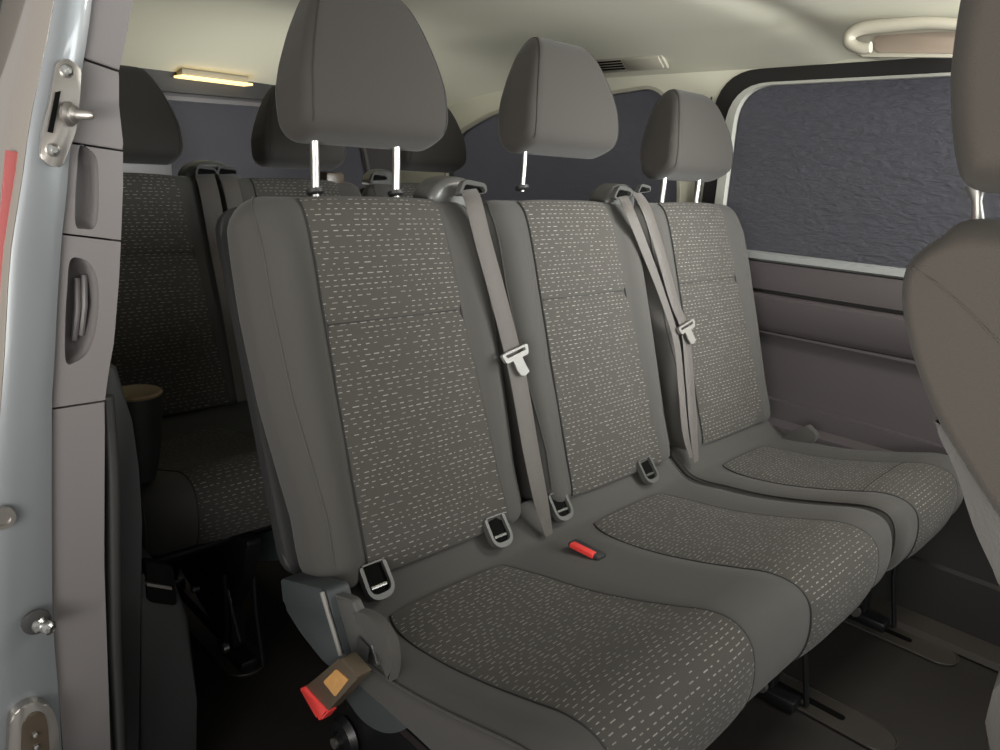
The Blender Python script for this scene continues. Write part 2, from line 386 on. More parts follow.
def backrest(root, yc, dx=0, hw=.233, head=True, hhw=.143, hy=0, posts=(-.079, .079), head_dz=0, hs=1.0, mats=None):
    O = V((-.846 + dx, 0, .46))
    fr = lambda a, y, b: O + NN * a + WW * b + V((0, y, 0))
    hwf = lerp_f([(-.02, .92), (.1, .90), (.28, .98), (.42, 1.0), (.6, .985)])
    def disp(a, u, b, q):
        w = abs(u)
        if w > .14 and q.x > 0: 
            s = math.sin(min(1, (w - .14) / .085) * math.pi) * .020 * q.x * min(1, max(0, (.60 - b) / .1))
            return s, 0
        return 0, 0
    P = Pillow(BACK, yc - hw, yc + hw, fr, .055, (.034, .058), hwf, disp, 10)
    b = link('backrest', P.body(), M['plain'], root)
    n = P.n; i0, i1 = 0, n * 8 + 2
    yl = lambda t: yc + (-.129 - .003 * (1 - t)) / hwf(.58 * t); yr = lambda t: yc + (.130 + .026 * (1 - t) ** 1.3) / hwf(.58 * t)
    bm = P.panel(i0 - 1, i1, yl, yr, grooves=[(.385, .0055)]); link('backrest_panel', bm, M['dash'], root)
    tube('seam', [P.pt(yc + hp, n * 4 + 8, .003) for hp in [-.128 + .256 * k / 12 for k in range(13)]], .0011, 'seam', b)
    for yy in (yl, yr): tube('seam', P.line(i0 - 1, i1, yy, .002), .0016, 'seam', b)
    for sg in (-1, 1):
        tube('piping', P.line(3, n * 9, lambda t: yc + sg * (hw - .021 - .02 * max(0, (t - .8) / .2) ** 2), .0005), .0013, 'plain', b)
    # back shell
    bm = bmesh.new(); A = [fr(-.099, y, w) for (y, w) in round_poly([(yc - hw * .93, -.0), (yc + hw * .93, -.0), (yc + hw * .96, .592), (yc - hw * .96, .592)], .05)]
    add_prism(bm, A, NN * -.018, .004); link('back_shell', bm, M['shell'], root)
    if head:
        H0 = .655 + head_dz; yh = yc + .022 + hy
        fh = lambda a, y, bb: O + NN * (a + .018) + WW * (H0 + bb * hs) + V((0, y, 0))
        hf = lerp_f([(-.01, .97), (.03, 1.0), (.08, .975), (.12, .90), (.17, .77), (.21, .64), (.25, .48)])
        PH = Pillow(HEAD, yh - hhw, yh + hhw, fh, .028, (.020, .022), hf)
        h = link('headrest', PH.body(18), M['head'], root)
        for sg in (-1, 1): tube('seam', PH.line(1, n * 6, lambda t: yh + sg * (hhw - .014), .0003, 1), .0011, 'seam', h)
        for p in posts:
            bm = bmesh.new(); q = [fh(-.036, yc + p, .02), fh(-.050, yc + p, -.03), fh(-.068, yc + p, -.085)]
            add_tube(bm, q, .0072 if len(posts) > 1 else .0048, 10); link('headrest_post', bm, M['post'], h)
            bm = bmesh.new(); add_lathe(bm, [(.001, 0), (.014, 0), (.014, .006), (.009, .009), (.001, .009)], frame_from(fh(-.066, yc + p, -.074), (0, 1, 0), NN), 14)
            link('post_sleeve', bm, M['shell'], h)
    return P

def cushion(root, spans, y0, y1, dx=0):
    """one upholstered cushion with a dashed panel for every (yl, yr) in spans"""
    fr = lambda a, y, b: V((a + dx, y, b))
    def disp(a, u, b, q):
        y = u + (y0 + y1) / 2
        if q.y <= 0.05: return 0, 0
        s = 0
        d = min(abs(y - e) for sp in spans for e in sp[:2]); inside = any(sp[0] <= y <= sp[1] for sp in spans)
        if not inside: s = .010 * math.sin(min(1, d / .05) * math.pi / 2) * q.y * min(1, max(0, (a + .82) / .1))
        return 0, s
    P = Pillow(CUSH, y0, y1, fr, .04, (.022, .017), None, disp)
    b = link('cushion', P.body(60), M['plain'], root)
    n = P.n; i0, i1 = n * 3, n * 13
    for (a, c, *g) in spans:
        g = g[0] if g else 0
        yl = lambda t, a=a, c=c: a + .02 * max(0, 1 - t / .12) ** 2; yr = lambda t, a=a, c=c, g=g: c + g * min(1, t / .55) - .02 * max(0, 1 - t / .12) ** 2
        link('cushion_panel', P.panel(i0, i1, yl, yr, .002, .005), M['dash'], root)
        loop = P.line(i0, i1, yl, .001)[::-1] + [P.pt(yl(0) + (yr(0) - yl(0)) * k / 10, i0, .001) for k in range(1, 10)] + P.line(i0, i1, yr, .001)
        tube('seam', loop, .0018, 'seam', b)
        ic = i0 + int((i1 - i0) * .44)
        if len(spans) == 1: tube('seam', [P.pt(yl(.44) + (yr(.44) - yl(.44)) * k / 12, ic, .0072 - .005 * (abs(k - 6) / 6) ** 4) for k in range(13)], .0009, 'seam', b)
    for yy in (y0 + .004, y1 - .004): tube('piping', P.line(n * 1, n * 13, lambda t: yy, .002), .0017, 'plain', b)
    return P

def isofix(root, y, x=-.832, z=.446):
    """U-shaped grey guide around a dark pocket with a steel anchor bar"""
    ax = V((0, 1, 0)); up = V((-.62, 0, .78)); nr = ax.cross(up)
    if nr.x < 0: nr = -nr
    o = V((x, y, z)); to3 = lambda a, b: o + ax * a * 1.15 + up * b * 1.15 + nr * .004
    out = round_poly([(-.021, .026), (-.0215, -.022), (.0215, -.022), (.021, .026)], [.004, .021, .021, .004], 6)
    inn = round_poly([(-.0155, .028), (-.0165, -.014), (.0165, -.014), (.0155, .028)], [.002, .012, .012, .002], 6)
    g = None
    bm = bmesh.new(); ring(bm, out, inn, to3, nr * .012); g = link('isofix_guide', bm, M['guide'], root)
    bm = bmesh.new(); add_prism(bm, [to3(*p) + nr * .005 for p in inn], -nr * .008); link('pocket', bm, M['slot'], g)
    bm = bmesh.new(); add_tube(bm, [to3(-.012, -.004) + nr * .006, to3(.012, -.004) + nr * .006], .0032, 8); link('anchor_bar', bm, M['chrome'], g)
    return g

def tongue(parent, p, wd, td):
    """belt tongue: slotted grey head with a short plate; p centre, wd across, td down the belt"""
    wd = V(wd).normalized(); td = (V(td) - wd * V(td).dot(wd)).normalized(); nr = wd.cross(td)
    if nr.x < 0: nr = -nr
    to3 = lambda a, b: V(p) + wd * a + td * b
    bm = bmesh.new()
    out = round_poly([(-.033, -.009), (.033, -.009), (.028, .010), (-.028, .010)], .006, 4)
    inn = round_poly([(-.025, -.005), (.025, -.005), (.023, .001), (-.023, .001)], .002, 4)
    ring(bm, out, inn, to3, nr * .007)
    g = link('belt_tongue', bm, M['tongue'], parent)
    bm = bmesh.new(); A = [to3(*q) + nr * .002 for q in [(-.010, .008), (.012, .008), (.015, .028), (.018, .040), (.006, .044), (-.004, .040), (-.008, .028)]]
    add_prism(bm, A, nr * .003); link('tongue_plate', bm, M['tongue'], g)
    return g

def belt_guide(root, y, dx=0, z=1.012, w=.075, x=-1.062, side=1):
    """dark shoulder dome with a pale slotted bezel the webbing comes out of"""
    bm = bmesh.new(); P = []
    o = V((x + dx, y, z))
    Pm = frame_from(o, (0, 1, 0), (1, 0, .15))
    prof = [(-w / 2, -.02), (-w / 2 + .006, .006), (-w / 4, .022), (.0, .028), (w / 4, .026), (w / 2 - .006, .016), (w / 2, -.002), (w / 2, -.03), (0, -.036)]
    pl = Pillow([(q[0] , q[1]) for q in prof], -.032, .032, lambda a, yy, b: o + V((yy, a, b)), .015, (.012, .012), None, None, 4)
    h = link('belt_guide_housing', pl.body(6), M['guide'], root)
    return h

def strap(parent, pts, widths, wd, name='belt_webbing', tex='belt'):
    c = catmull(pts, 6, closed=False); n = len(c)
    ws = [widths[min(int(i / 6), len(widths) - 1)] * (1 - (i % 6) / 6) + widths[min(int(i / 6) + 1, len(widths) - 1)] * ((i % 6) / 6) for i in range(n)]
    bm = bmesh.new(); wl_ = wd if not isinstance(wd, list) else [V(wd[min(int(i / 6), len(wd) - 1)]).lerp(V(wd[min(int(i / 6) + 1, len(wd) - 1)]), (i % 6) / 6) for i in range(n)]
    ribbon(bm, c, wl_, ws, .0018)
    return link(name, bm, M[tex], parent)

def seat_foot(root, y, x0, x1, dx=0, zt=.33):
    """black folding foot: side plate, link bars, lock drum, floor hooks"""
    bm = bmesh.new()
    A = [V((px + dx, y - .014, pz)) for (px, pz) in round_poly([(x0, zt), (x1, zt), (x1 - .03, .24), (x1 - .10, .13), (x1 - .09, .03), (x1 - .13, .02), (x0 + .12, .12), (x0 + .06, .03), (x0 + .02, .03), (x0 - .0, .16)], .012, 3)]
    add_prism(bm, A, (0, .028, 0), .003); l = link('seat_leg', bm, M['blackmetal'], root)
    tube('lock_bar', [V((x1 - .06 + dx, y + .022, .25)), V((x1 - .055 + dx, y + .022, .14)), V((x1 - .03 + dx, y + .022, .012))], .006, 'blackmetal', l, 8)
    tube('lock_bar', [V((x1 - .10 + dx, y - .022, .22)), V((x1 - .10 + dx, y - .022, .10)), V((x1 - .12 + dx, y - .022, .014))], .007, 'blackmetal', l, 8)
    bm = bmesh.new(); add_lathe(bm, [(.001, 0), (.034, 0), (.038, .006), (.030, .016), (.014, .018), (.012, .026), (.001, .026)], frame_from((x0 + .008 + dx, y - .014, .155), (1, 0, 0), (0, 0, 1)), 24)
    link('lock_drum', bm, M['blackmetal'], l)
    bm = bmesh.new(); add_lathe(bm, [(.001, .024), (.009, .024), (.009, .030), (.001, .030)], frame_from((x0 + .008 + dx, y - .014, .155), (1, 0, 0), (0, 0, 1)), 14); link('pivot_bolt', bm, M['steel'], l)
    bm = bmesh.new(); add_lathe(bm, [(.001, 0), (.012, 0), (.012, .012), (.001, .012)], frame_from((x1 - .11 + dx, y - .02, .035), (1, 0, 0), (0, 0, 1)), 14); link('pivot_bolt', bm, M['steel'], l)
    bm = bmesh.new(); add_box(bm, (x0 - .01 + dx, y - .022, 0.002), (x0 + .09 + dx, y + .022, .035), .006); link('foot_block', bm, M['blackmetal'], l)
    bm = bmesh.new(); add_box(bm, (x1 - .16 + dx, y - .022, 0.002), (x1 - .04 + dx, y + .022, .03), .006); link('foot_block', bm, M['blackmetal'], l)
    return l

# ================================================================ SETTING
XT = -2.72; YF = 2.0; YC = 1.15
def zceil(x, y):
    a = abs(y - YC) / .85
    z = 1.465 - .095 * min(a, 1.05) ** 3.5
    if x < -1.7: z -= .152 * ((-1.7 - x) / 1.02) ** 2
    z += .010 * math.exp(-((x + 1.02 - .28 * (y - 1.3)) / .05) ** 2)       # shallow pressed ridge across the roof lining
    return z
bm = bmesh.new(); X0, X1, Y0, Y1 = XT - .02, 1.0, .26, 2.03; NX, NY = 110, 60; g = []
for i in range(NX + 1):
    g.append([])
    for j in range(NY + 1):
        x = X0 + (X1 - X0) * i / NX; y = Y0 + (Y1 - Y0) * j / NY; g[-1].append(bm.verts.new((x, y, zceil(x, y))))
fs = [bm.faces.new((g[i][j], g[i + 1][j], g[i + 1][j + 1], g[i][j + 1])) for i in range(NX) for j in range(NY)]
ex = bmesh.ops.extrude_face_region(bm, geom=fs)
for v in [q for q in ex['geom'] if isinstance(q, bmesh.types.BMVert)]: v.co.z += .04
struct(link('ceiling', bm, M['head_liner']))
bm = bmesh.new(); add_box(bm, (XT - .05, .20, -.04), (1.0, 2.06, 0)); struct(link('floor', bm, M['floor'], smooth=False))

# far side wall with two window openings
W1 = [(-1.20, .872), (-1.20, 1.368), (.6, 1.378), (.6, .80)]
W1o = round_poly(W1, [.03, .13, .05, .05], 8)
W2 = [(-2.42, .90), (-2.36, 1.19), (-2.12, 1.283), (-1.42, 1.342), (-1.36, 1.31), (-1.28, 1.05), (-1.27, .90)]
W2o = round_poly(W2, [.03, .08, .10, .05, .05, .04, .03], 5)
bm = bmesh.new()
plate(bm, [(XT, 0), (1.0, 0), (1.0, 1.45), (XT, 1.45)], [W1o, W2o], lambda x, z: V((x, YF, z)), (0, .05, 0))
wl_o = struct(link('wall_left', bm, M['head_liner'], smooth=False))
# window 1: black surround, pale frame, pane
def inset(pts, d):
    n = len(pts); out = []
    for i in range(n):
        a = V(pts[i - 1]); b = V(pts[(i + 1) % n]); t = (b - a).normalized(); q = V((-t.y, t.x))
        out.append(tuple(V(pts[i]) + q * d))
    return out
def orient(pts):
    ar = sum(pts[i][0] * pts[(i + 1) % len(pts)][1] - pts[(i + 1) % len(pts)][0] * pts[i][1] for i in range(len(pts)))
    return pts if ar > 0 else pts[::-1]
w1 = orient(W1o)
win1 = bpy.data.objects.new('window_1', None); COL.objects.link(win1); win1['kind'] = 'structure'
PN = orient(round_poly([(-1.128, .878), (-1.128, 1.325), (.56, 1.336), (.56, .80)], [.02, .10, .05, .05], 8))
PF = orient(round_poly([(-1.155, .868), (-1.155, 1.332), (.57, 1.342), (.57, .79)], [.02, .12, .05, .05], 8))
bm = bmesh.new(); ring(bm, w1, PF, lambda x, z: V((x, YF - .004, z)), (0, .03, 0)); link('window_surround', bm, M['frameb'], win1)
bm = bmesh.new(); ring(bm, PF, PN, lambda x, z: V((x, YF - .008, z)), (0, .03, 0)); link('window_frame', bm, M['framel'], win1)
bm = bmesh.new(); add_prism(bm, [V((x, YF + .012, z)) for x, z in inset(PN, -.003)], (0, .005, 0)); link('pane', bm, M['pane'], win1, smooth=False)
win2 = bpy.data.objects.new('window_2', None); COL.objects.link(win2); win2['kind'] = 'structure'
w2 = orient(W2o)
bm = bmesh.new(); ring(bm, w2, inset(w2, .010), lambda x, z: V((x, YF - .004, z)), (0, .03, 0)); link('window_frame', bm, M['beige'], win2)
bm = bmesh.new(); add_prism(bm, [V((x, YF + .012, z)) for x, z in inset(w2, .006)], (0, .005, 0)); link('pane', bm, M['pane'], win2, smooth=False)

# pillar cover between the two side windows
bm = bmesh.new(); add_prism(bm, [V((x, YF - .004, z)) for x, z in [(-1.222, .86), (-1.205, .86), (-1.205, 1.30), (-1.222, 1.25)]], (0, -.012, 0), .003)
struct(link('trim_1', bm, M['frameb']))

# door panel below window 1
dp = bpy.data.objects.new('door_1', None); COL.objects.link(dp); dp['kind'] = 'structure'
def prof_strip(bm, prof, x0, x1):
    a = [bm.verts.new((x0, y, z)) for y, z in prof]; b = [bm.verts.new((x1, y, z)) for y, z in prof]; n = len(prof)
    for i in range(n): bm.faces.new((a[i], b[i], b[(i + 1) % n], a[(i + 1) % n]))
    bm.faces.new(a[::-1]); bm.faces.new(b)
bm = bmesh.new(); prof_strip(bm, [(2.0, .885), (1.985, .886), (1.975, .880), (1.972, .866), (1.98, .860), (2.0, .858)], -1.22, .9)
link('window_ledge', bm, M['ledge'], dp)
bm = bmesh.new(); prof_strip(bm, [(2.0, .859), (1.975, .857), (1.965, .82), (1.966, .785), (1.975, .782), (2.0, .78)], -1.22, .9)
link('upper_rail', bm, M['wall'], dp)
bm = bmesh.new(); prof_strip(bm, [(2.0, .774), (1.968, .773), (1.955, .765), (1.953, .69), (1.965, .672), (2.0, .668)], -1.22, .9)
link('armrest_rail', bm, M['wall'], dp)
bm = bmesh.new()
plate(bm, [(-1.22, .43), (.9, .40), (.9, .67), (-1.22, .67)], [round_poly([(-1.02, .485), (.8, .455), (.8, .655), (-1.02, .665)], [.07, .02, .02, .03], 6)], lambda x, z: V((x, 1.962, z)), (0, .036, 0))
link('door_skin', bm, M['wall'], dp)
bm = bmesh.new(); add_box(bm, (-1.2, 1.985, .42), (.85, 1.995, .665)); link('pocket_panel', bm, M['wall'], dp)
bm = bmesh.new(); add_box(bm, (-1.22, 1.988, .665), (.88, 1.996, .88)); link('backing_panel', bm, M['walld'], dp)
bm = bmesh.new(); prof_strip(bm, [(2.0, .44), (1.955, .43), (1.93, .42), (1.925, .385), (1.94, .375), (2.0, .37)], -1.22, .9); link('lower_rail', bm, M['wall'], dp)
bm = bmesh.new(); prof_strip(bm, [(2.0, .37), (1.985, .37), (1.985, .17), (1.97, .165), (1.97, .0), (2.0, .0)], -1.22, .9); link('kick_panel', bm, M['walld'], dp)
bm = bmesh.new(); prof_strip(bm, [(2.0, 0), (1.90, 0.0), (1.895, .006), (1.90, .022), (1.945, .026), (2.0, .028)], -2.6, .9); struct(link('trim_2', bm, M['rail']))
# side wall below the rear window
bm = bmesh.new(); prof_strip(bm, [(2.0, .90), (1.97, .895), (1.955, .87), (1.955, .5), (1.93, .45), (1.93, 0), (2.0, 0)], XT, -1.23); struct(link('trim_3', bm, M['wall']))

# tail wall with rear window
TW = orient(round_poly([(.42, .80), (1.92, .80), (1.80, 1.272), (.55, 1.238)], .07, 6))
bm = bmesh.new(); plate(bm, [(.22, 0), (2.04, 0), (2.04, 1.42), (.22, 1.42)], [TW], lambda y, z: V((XT, y, z)), (-.05, 0, 0)); struct(link('wall_back', bm, M['wall'], smooth=False))
win3 = bpy.data.objects.new('window_3', None); COL.objects.link(win3); win3['kind'] = 'structure'
bm = bmesh.new(); ring(bm, TW, inset(TW, .014), lambda y, z: V((XT + .006, y, z)), (-.03, 0, 0)); link('window_frame', bm, M['ptrim'], win3)
bm = bmesh.new(); add_prism(bm, [V((XT - .012, y, z)) for y, z in inset(TW, .008)], (-.005, 0, 0)); link('pane', bm, M['pane_flat'], win3, smooth=False)
bm = bmesh.new(); add_prism(bm, [V((XT + .008, y, z)) for y, z in round_poly([(.3, 1.246), (1.95, 1.282), (1.95, 1.40), (.3, 1.36)], .01)], (.035, 0, 0), .006); struct(link('trim_4', bm, M['frameb']))

# near side rear quarter wall
bm = bmesh.new(); add_box(bm, (XT, .20, 0), (-1.16, .30, 1.36)); struct(link('wall_right', bm, M['sidet'], smooth=False))

# ================================================================ DOOR PILLAR (near left)
XP = -1.0
def pp(pts, x=XP): return [at(u, v, 'x', x) for u, v in pts]
pil = bpy.data.objects.new('trim_5', None); COL.objects.link(pil); pil['kind'] = 'structure'
outer = [(62, -40), (54, 0), (45, 50), (30, 120), (21, 185), (10, 256), (4, 357), (-3, 450), (-9, 560), (-16, 660), (-22, 790)]
inner = [(68, 790), (62, 750), (59, 700), (54, 636), (52, 560), (52, 400), (54, 370), (60, 260), (67, 190), (70, 152), (78, 96), (88, 33), (92, 0), (97, -40)]
def pillar_sheet(bm, left, right, xl, xr, bulge, n=40, m=10, back=-.06):
    """upright strip between two edge curves, gently domed towards the door opening"""
    L = catmull(left, 6, closed=False); Rr = catmull(right, 6, closed=False)
    def samp(c, v):
        for a, b in zip(c, c[1:]):
            if a.y <= v <= b.y and b.y > a.y: return a.x + (b.x - a.x) * (v - a.y) / (b.y - a.y)
        return c[0].x if v < c[0].y else c[-1].x
    rows = []; v0 = max(L[0].y, Rr[0].y); v1 = min(L[-1].y, Rr[-1].y)
    for i in range(n + 1):
        v = v0 + (v1 - v0) * i / n; row = []
        for j in range(m + 1):
            t = j / m; u = samp(L, v) * (1 - t) + samp(Rr, v) * t
            x = xl + (xr - xl) * t + bulge * (1 - abs(2 * t - 1) ** 2.6)
            row.append(bm.verts.new(at(u, v, 'x', x)))
        row.insert(0, bm.verts.new(row[0].co + V((back, 0.0, 0)))); row.append(bm.verts.new(row[-1].co + V((back, 0, 0))))
        rows.append(row)
    for i in range(n):
        for j in range(len(rows[0]) - 1): bm.faces.new((rows[i][j], rows[i][j + 1], rows[i + 1][j + 1], rows[i + 1][j]))
        bm.faces.new((rows[i][0], rows[i + 1][0], rows[i + 1][-1], rows[i][-1]))
    bm.faces.new(rows[0]); bm.faces.new(rows[-1][::-1])
bm = bmesh.new(); pillar_sheet(bm, outer, inner[::-1], XP - .004, XP - .006, .004); link('painted_pillar', bm, M['paint'], pil)
# outer body skin behind the door edge
bm = bmesh.new(); rows = []
for i in range(24):
    v = -40 + 830 * i / 23
    c = catmull(outer, 6, closed=False); u = next((a.x + (b.x - a.x) * (v - a.y) / (b.y - a.y) for a, b in zip(c, c[1:]) if a.y <= v <= b.y and b.y > a.y), c[-1].x)
    p = at(u, v, 'x', XP); row = []
    for (ddx, ddy) in ((-.006, .004), (-.003, .0005), (-.006, -.003), (-.05, -.016), (-.3, -.024), (-.9, -.024), (-1.72, .0), (-1.72, .03), (-.05, .02)):
        row.append(bm.verts.new(p + V((ddx, ddy, 0))))
    rows.append(row)
for i in range(23):
    for j in range(9): bm.faces.new((rows[i][j], rows[i][(j + 1) % 9], rows[i + 1][(j + 1) % 9], rows[i + 1][j]))
bm.faces.new(rows[0]); bm.faces.new(rows[-1][::-1])
link('body_skin', bm, M['skin'], pil)
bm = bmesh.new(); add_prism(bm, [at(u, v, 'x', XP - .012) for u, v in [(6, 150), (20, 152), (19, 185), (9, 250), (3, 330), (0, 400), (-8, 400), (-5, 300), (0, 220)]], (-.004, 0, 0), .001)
link('red_reflection_strip', bm, M['redrefl'], pil)  # solid strip standing for a red reflection in the body skin

# trim pieces of the pillar, top to bottom
edgeL = lambda v: lerp_f([(-40, 99), (0, 92), (33, 88), (96, 78), (152, 70), (190, 67), (260, 60), (370, 54), (400, 52), (560, 52), (636, 54), (700, 59), (790, 66)])(v)
edgeR = lambda v: lerp_f([(-40, 138), (0, 133), (38, 126), (72, 119), (106, 119), (142, 123), (187, 123), (240, 121), (281, 119), (342, 114), (370, 109), (399, 105), (560, 104), (790, 112)])(v)
def trim_piece(name, v0, v1, sl, x=XP - .012, hole=None, matn='ptrim', n=14):
    """sl: how much lower the joint sits at the right edge than at the left"""
    L = []; Rr = []
    for i in range(n + 1):
        t = i / n; v = v0[0] * (1 - t) + v1[0] * t; L.append((edgeL(v), v))
        v = v0[1] * (1 - t) + v1[1] * t; Rr.append((edgeR(v), v))
    P = [at(*p, 'x', x) for p in L]; Q = [at(*p, 'x', x) for p in Rr]
    loop = [(p.y, p.z) for p in P] + [(q.y, q.z) for q in reversed(Q)]
    bm = bmesh.new()
    if hole:
        plate(bm, loop, [[(at(u, v, 'x', x).y, at(u, v, 'x', x).z) for u, v in hole]], lambda y, z: V((x, y, z)), (-.07, 0, 0))
    else:
        add_prism(bm, [V((x, y, z)) for y, z in loop], (-.07, 0, 0), .0015)
    return link(name, bm, M[matn], pil, smooth=False)
trim_piece('upper_pillar_trim', (-40, -40), (58, 70), 0)
trim_piece('middle_pillar_trim', (60, 72), (142, 150), 0)
h1 = catmull([(80, 146), (90, 150), (97, 160), (99, 185), (98, 215), (94, 228), (84, 229), (76, 226), (75, 205), (77, 170)], 4)
h1 = [(p.x, p.y) for p in h1]
trim_piece('grip_trim', (144, 152), (233, 240), 0, hole=h1)
h2 = [(p.x, p.y) for p in catmull([(70, 261), (80, 258), (90, 264), (97, 278), (99, 300), (96, 330), (88, 352), (76, 362), (66, 362), (65, 330), (67, 290)], 4)]
trim_piece('latch_trim', (235, 242), (408, 400), 0, hole=h2)
trim_piece('lower_pillar_trim', (410, 402), (790, 790), 0)
# recess liners
def liner(pts, x, name, matn, shift=(0, 0)):
    bm = bmesh.new(); A = [at(u, v, 'x', XP - .012) for u, v in pts]; B = [p.copy() for p in A]
    c = sum(A, V()) / len(A)
    a = [bm.verts.new(p + (p - c) * .03 + V((-.002, 0, 0))) for p in A]; m_ = [bm.verts.new(c + (p - c) * .93 + V((x * .7, 0, 0))) for p in A]; b = [bm.verts.new(c + (p - c) * .7 + V((x, 0, 0))) for p in A]
    n = len(A)
    for P_, Q_ in ((a, m_), (m_, b)):
        for i in range(n): bm.faces.new((P_[i], P_[(i + 1) % n], Q_[(i + 1) % n], Q_[i]))
    bm.faces.new(b); return link(name, bm, M[matn], pil)
liner(h1, -.022, 'grip_recess', 'ptrim')
liner(h2, -.035, 'latch_recess', 'ptrim')
for (u0, v0, u1, v1) in ((77, 278, 74, 340), (84, 275, 81, 335)):
    bm = bmesh.new(); add_tube(bm, [at(u0, v0, 'x', XP - .04), at((u0 + u1) / 2 + 2, (v0 + v1) / 2, 'x', XP - .034), at(u1, v1, 'x', XP - .04)], .004, 8)
    link('recess_rib', bm, M['ptrim'], pil)

# rubber door seal, below the joint
bm = bmesh.new()
sealp = [(106, 396), (109, 430), (112, 480), (113, 560), (114, 640), (118, 710), (122, 790)]
add_tube(bm, [at(u, v, 'x', XP - .03) for u, v in [(q.x, q.y) for q in catmull(sealp, 5, closed=False)]], .0095, 12)
struct(link('trim_6', bm, M['rubber']))
# dark step panel behind the seal
st = bpy.data.objects.new('trim_7', None); COL.objects.link(st); st['kind'] = 'structure'
XS = -1.09
bm = bmesh.new(); add_prism(bm, pp([(100, 362), (118, 368), (132, 420), (139, 470), (142, 520), (143, 790), (96, 790)], XS), (-.30, 0, 0), .008)
link('upper_step_panel', bm, M['sidet'], st)
bm = bmesh.new(); add_prism(bm, pp([(140, 572), (176, 583), (190, 618), (197, 700), (200, 790), (138, 790)], XS - .01), (-.45, 0, 0), .008)
link('lower_step_panel', bm, M['sidet'], st)
bm = bmesh.new(); add_prism(bm, [at(u, v, 'x', XS - .002) for u, v in round_poly([(146, 562), (173, 566), (177, 606), (148, 602)], 4, 4)], (-.02, 0, 0), .002); link('step_pocket', bm, M['slot'], st)
bm = bmesh.new(); add_prism(bm, pp([(147, 583), (172, 587), (172, 590), (147, 586)], XS + .002), (-.02, 0, 0)); link('pocket_lip', bm, M['steel'], st)

# striker plate with pin and two bolts
sk = thing('door_striker', 'steel striker plate with projecting pin, bolted high on the silver door pillar', 'striker', at(68, 112, 'x', XP))
bm = bmesh.new(); A = [at(u, v, 'x', XP + .008) for u, v in round_poly([(56, 62), (68, 58), (82, 68), (80, 98), (76, 132), (62, 168), (50, 166), (40, 158), (42, 130), (50, 100)], 5, 4)]
add_prism(bm, A, (-.006, 0, 0), .0012); link('striker_plate', bm, M['steel'], sk)
bm = bmesh.new(); add_prism(bm, [at(u, v, 'x', XP + .0105) for u, v in [(56, 92), (61, 91), (53, 133), (48, 132)]], (-.004, 0, 0)); link('slot', bm, M['slot'], sk)
def bolt(u, v, r, name, par, x=XP + .009, d=.008):
    bm = bmesh.new(); c = at(u, v, 'x', x)
    add_lathe(bm, [(.001, -.004), (r, -.004), (r, .001), (r * .8, d * .6), (r * .4, d), (.001, d)], frame_from(c, (0, 1, 0), (0, 0, 1)), 18)
    return link(name, bm, M['chrome'], par)
bolt(67, 71, .0078, 'bolt', sk); bolt(53, 150, .0078, 'bolt', sk)
bm = bmesh.new(); c = at(67, 114, 'x', XP + .008)
d = V((.75, .62, .0)).normalized()
add_lathe(bm, [(.001, 0), (.013, 0), (.014, .004), (.010, .007), (.0105, .010), (.0058, .013), (.0055, .028), (.003, .033), (.001, .033)], frame_from(c, d.orthogonal(), d.cross(d.orthogonal())), 20)
link('striker_pin', bm, M['steel'], sk)

# buffer bolt lower down, small plug, contact plate
bf = thing('door_buffer_bolt', 'small steel buffer bolt in a round dark socket low on the silver pillar', 'bolt', at(38, 625, 'x', XP))
bm = bmesh.new(); add_lathe(bm, [(.001, 0), (.017, 0), (.017, .004), (.012, .006), (.001, .006)], frame_from(at(36, 621, 'x', XP + .006), (0, 1, 0), (0, 0, 1)), 22); link('socket', bm, M['rubber'], bf)
bm = bmesh.new(); c = at(38, 624, 'x', XP + .010); d = V((.8, .5, -.1)).normalized()
add_lathe(bm, [(.001, 0), (.010, 0), (.011, .006), (.007, .009), (.009, .012), (.009, .020), (.005, .023), (.001, .021)], frame_from(c, d.orthogonal(), d.cross(d.orthogonal())), 18); link('bolt_head', bm, M['chrome'], bf)
bm = bmesh.new(); add_lathe(bm, [(.001, 0), (.015, 0), (.014, .004), (.009, .004), (.008, .001), (.001, .001)], frame_from(at(2, 518, 'x', XP + .005), (0, 1, 0), (0, 0, 1)), 20)
tag(link('plug', bm, M['steel']), 'round grey plug on the silver pillar at the left edge, above the buffer bolt', 'plug')
cp = thing('contact_plate', 'oval door contact block with two brass pins at the foot of the silver pillar', 'contact', at(32, 725, 'x', XP))
bm = bmesh.new(); A = [at(u, v, 'x', XP + .014) for u, v in round_poly([(10, 716), (30, 702), (50, 704), (58, 722), (62, 790), (6, 790)], 14, 5)]
add_prism(bm, A, (-.016, 0, 0), .003); link('housing', bm, M['steel'], cp)
bm = bmesh.new(); A = [at(u, v, 'x', XP + .016) for u, v in round_poly([(22, 724), (32, 712), (44, 712), (48, 724), (52, 790), (20, 790)], 9, 5)]
add_prism(bm, A, (-.006, 0, 0), .002); link('insert', bm, M['buckle'], cp)
for (u, v) in ((35, 734), (36, 746)):
    bm = bmesh.new(); add_lathe(bm, [(.001, 0), (.0032, 0), (.003, .004), (.001, .005)], frame_from(at(u, v, 'x', XP + .016), (0, 1, 0), (0, 0, 1)), 12); link('contact_pin', bm, M['post'], cp)

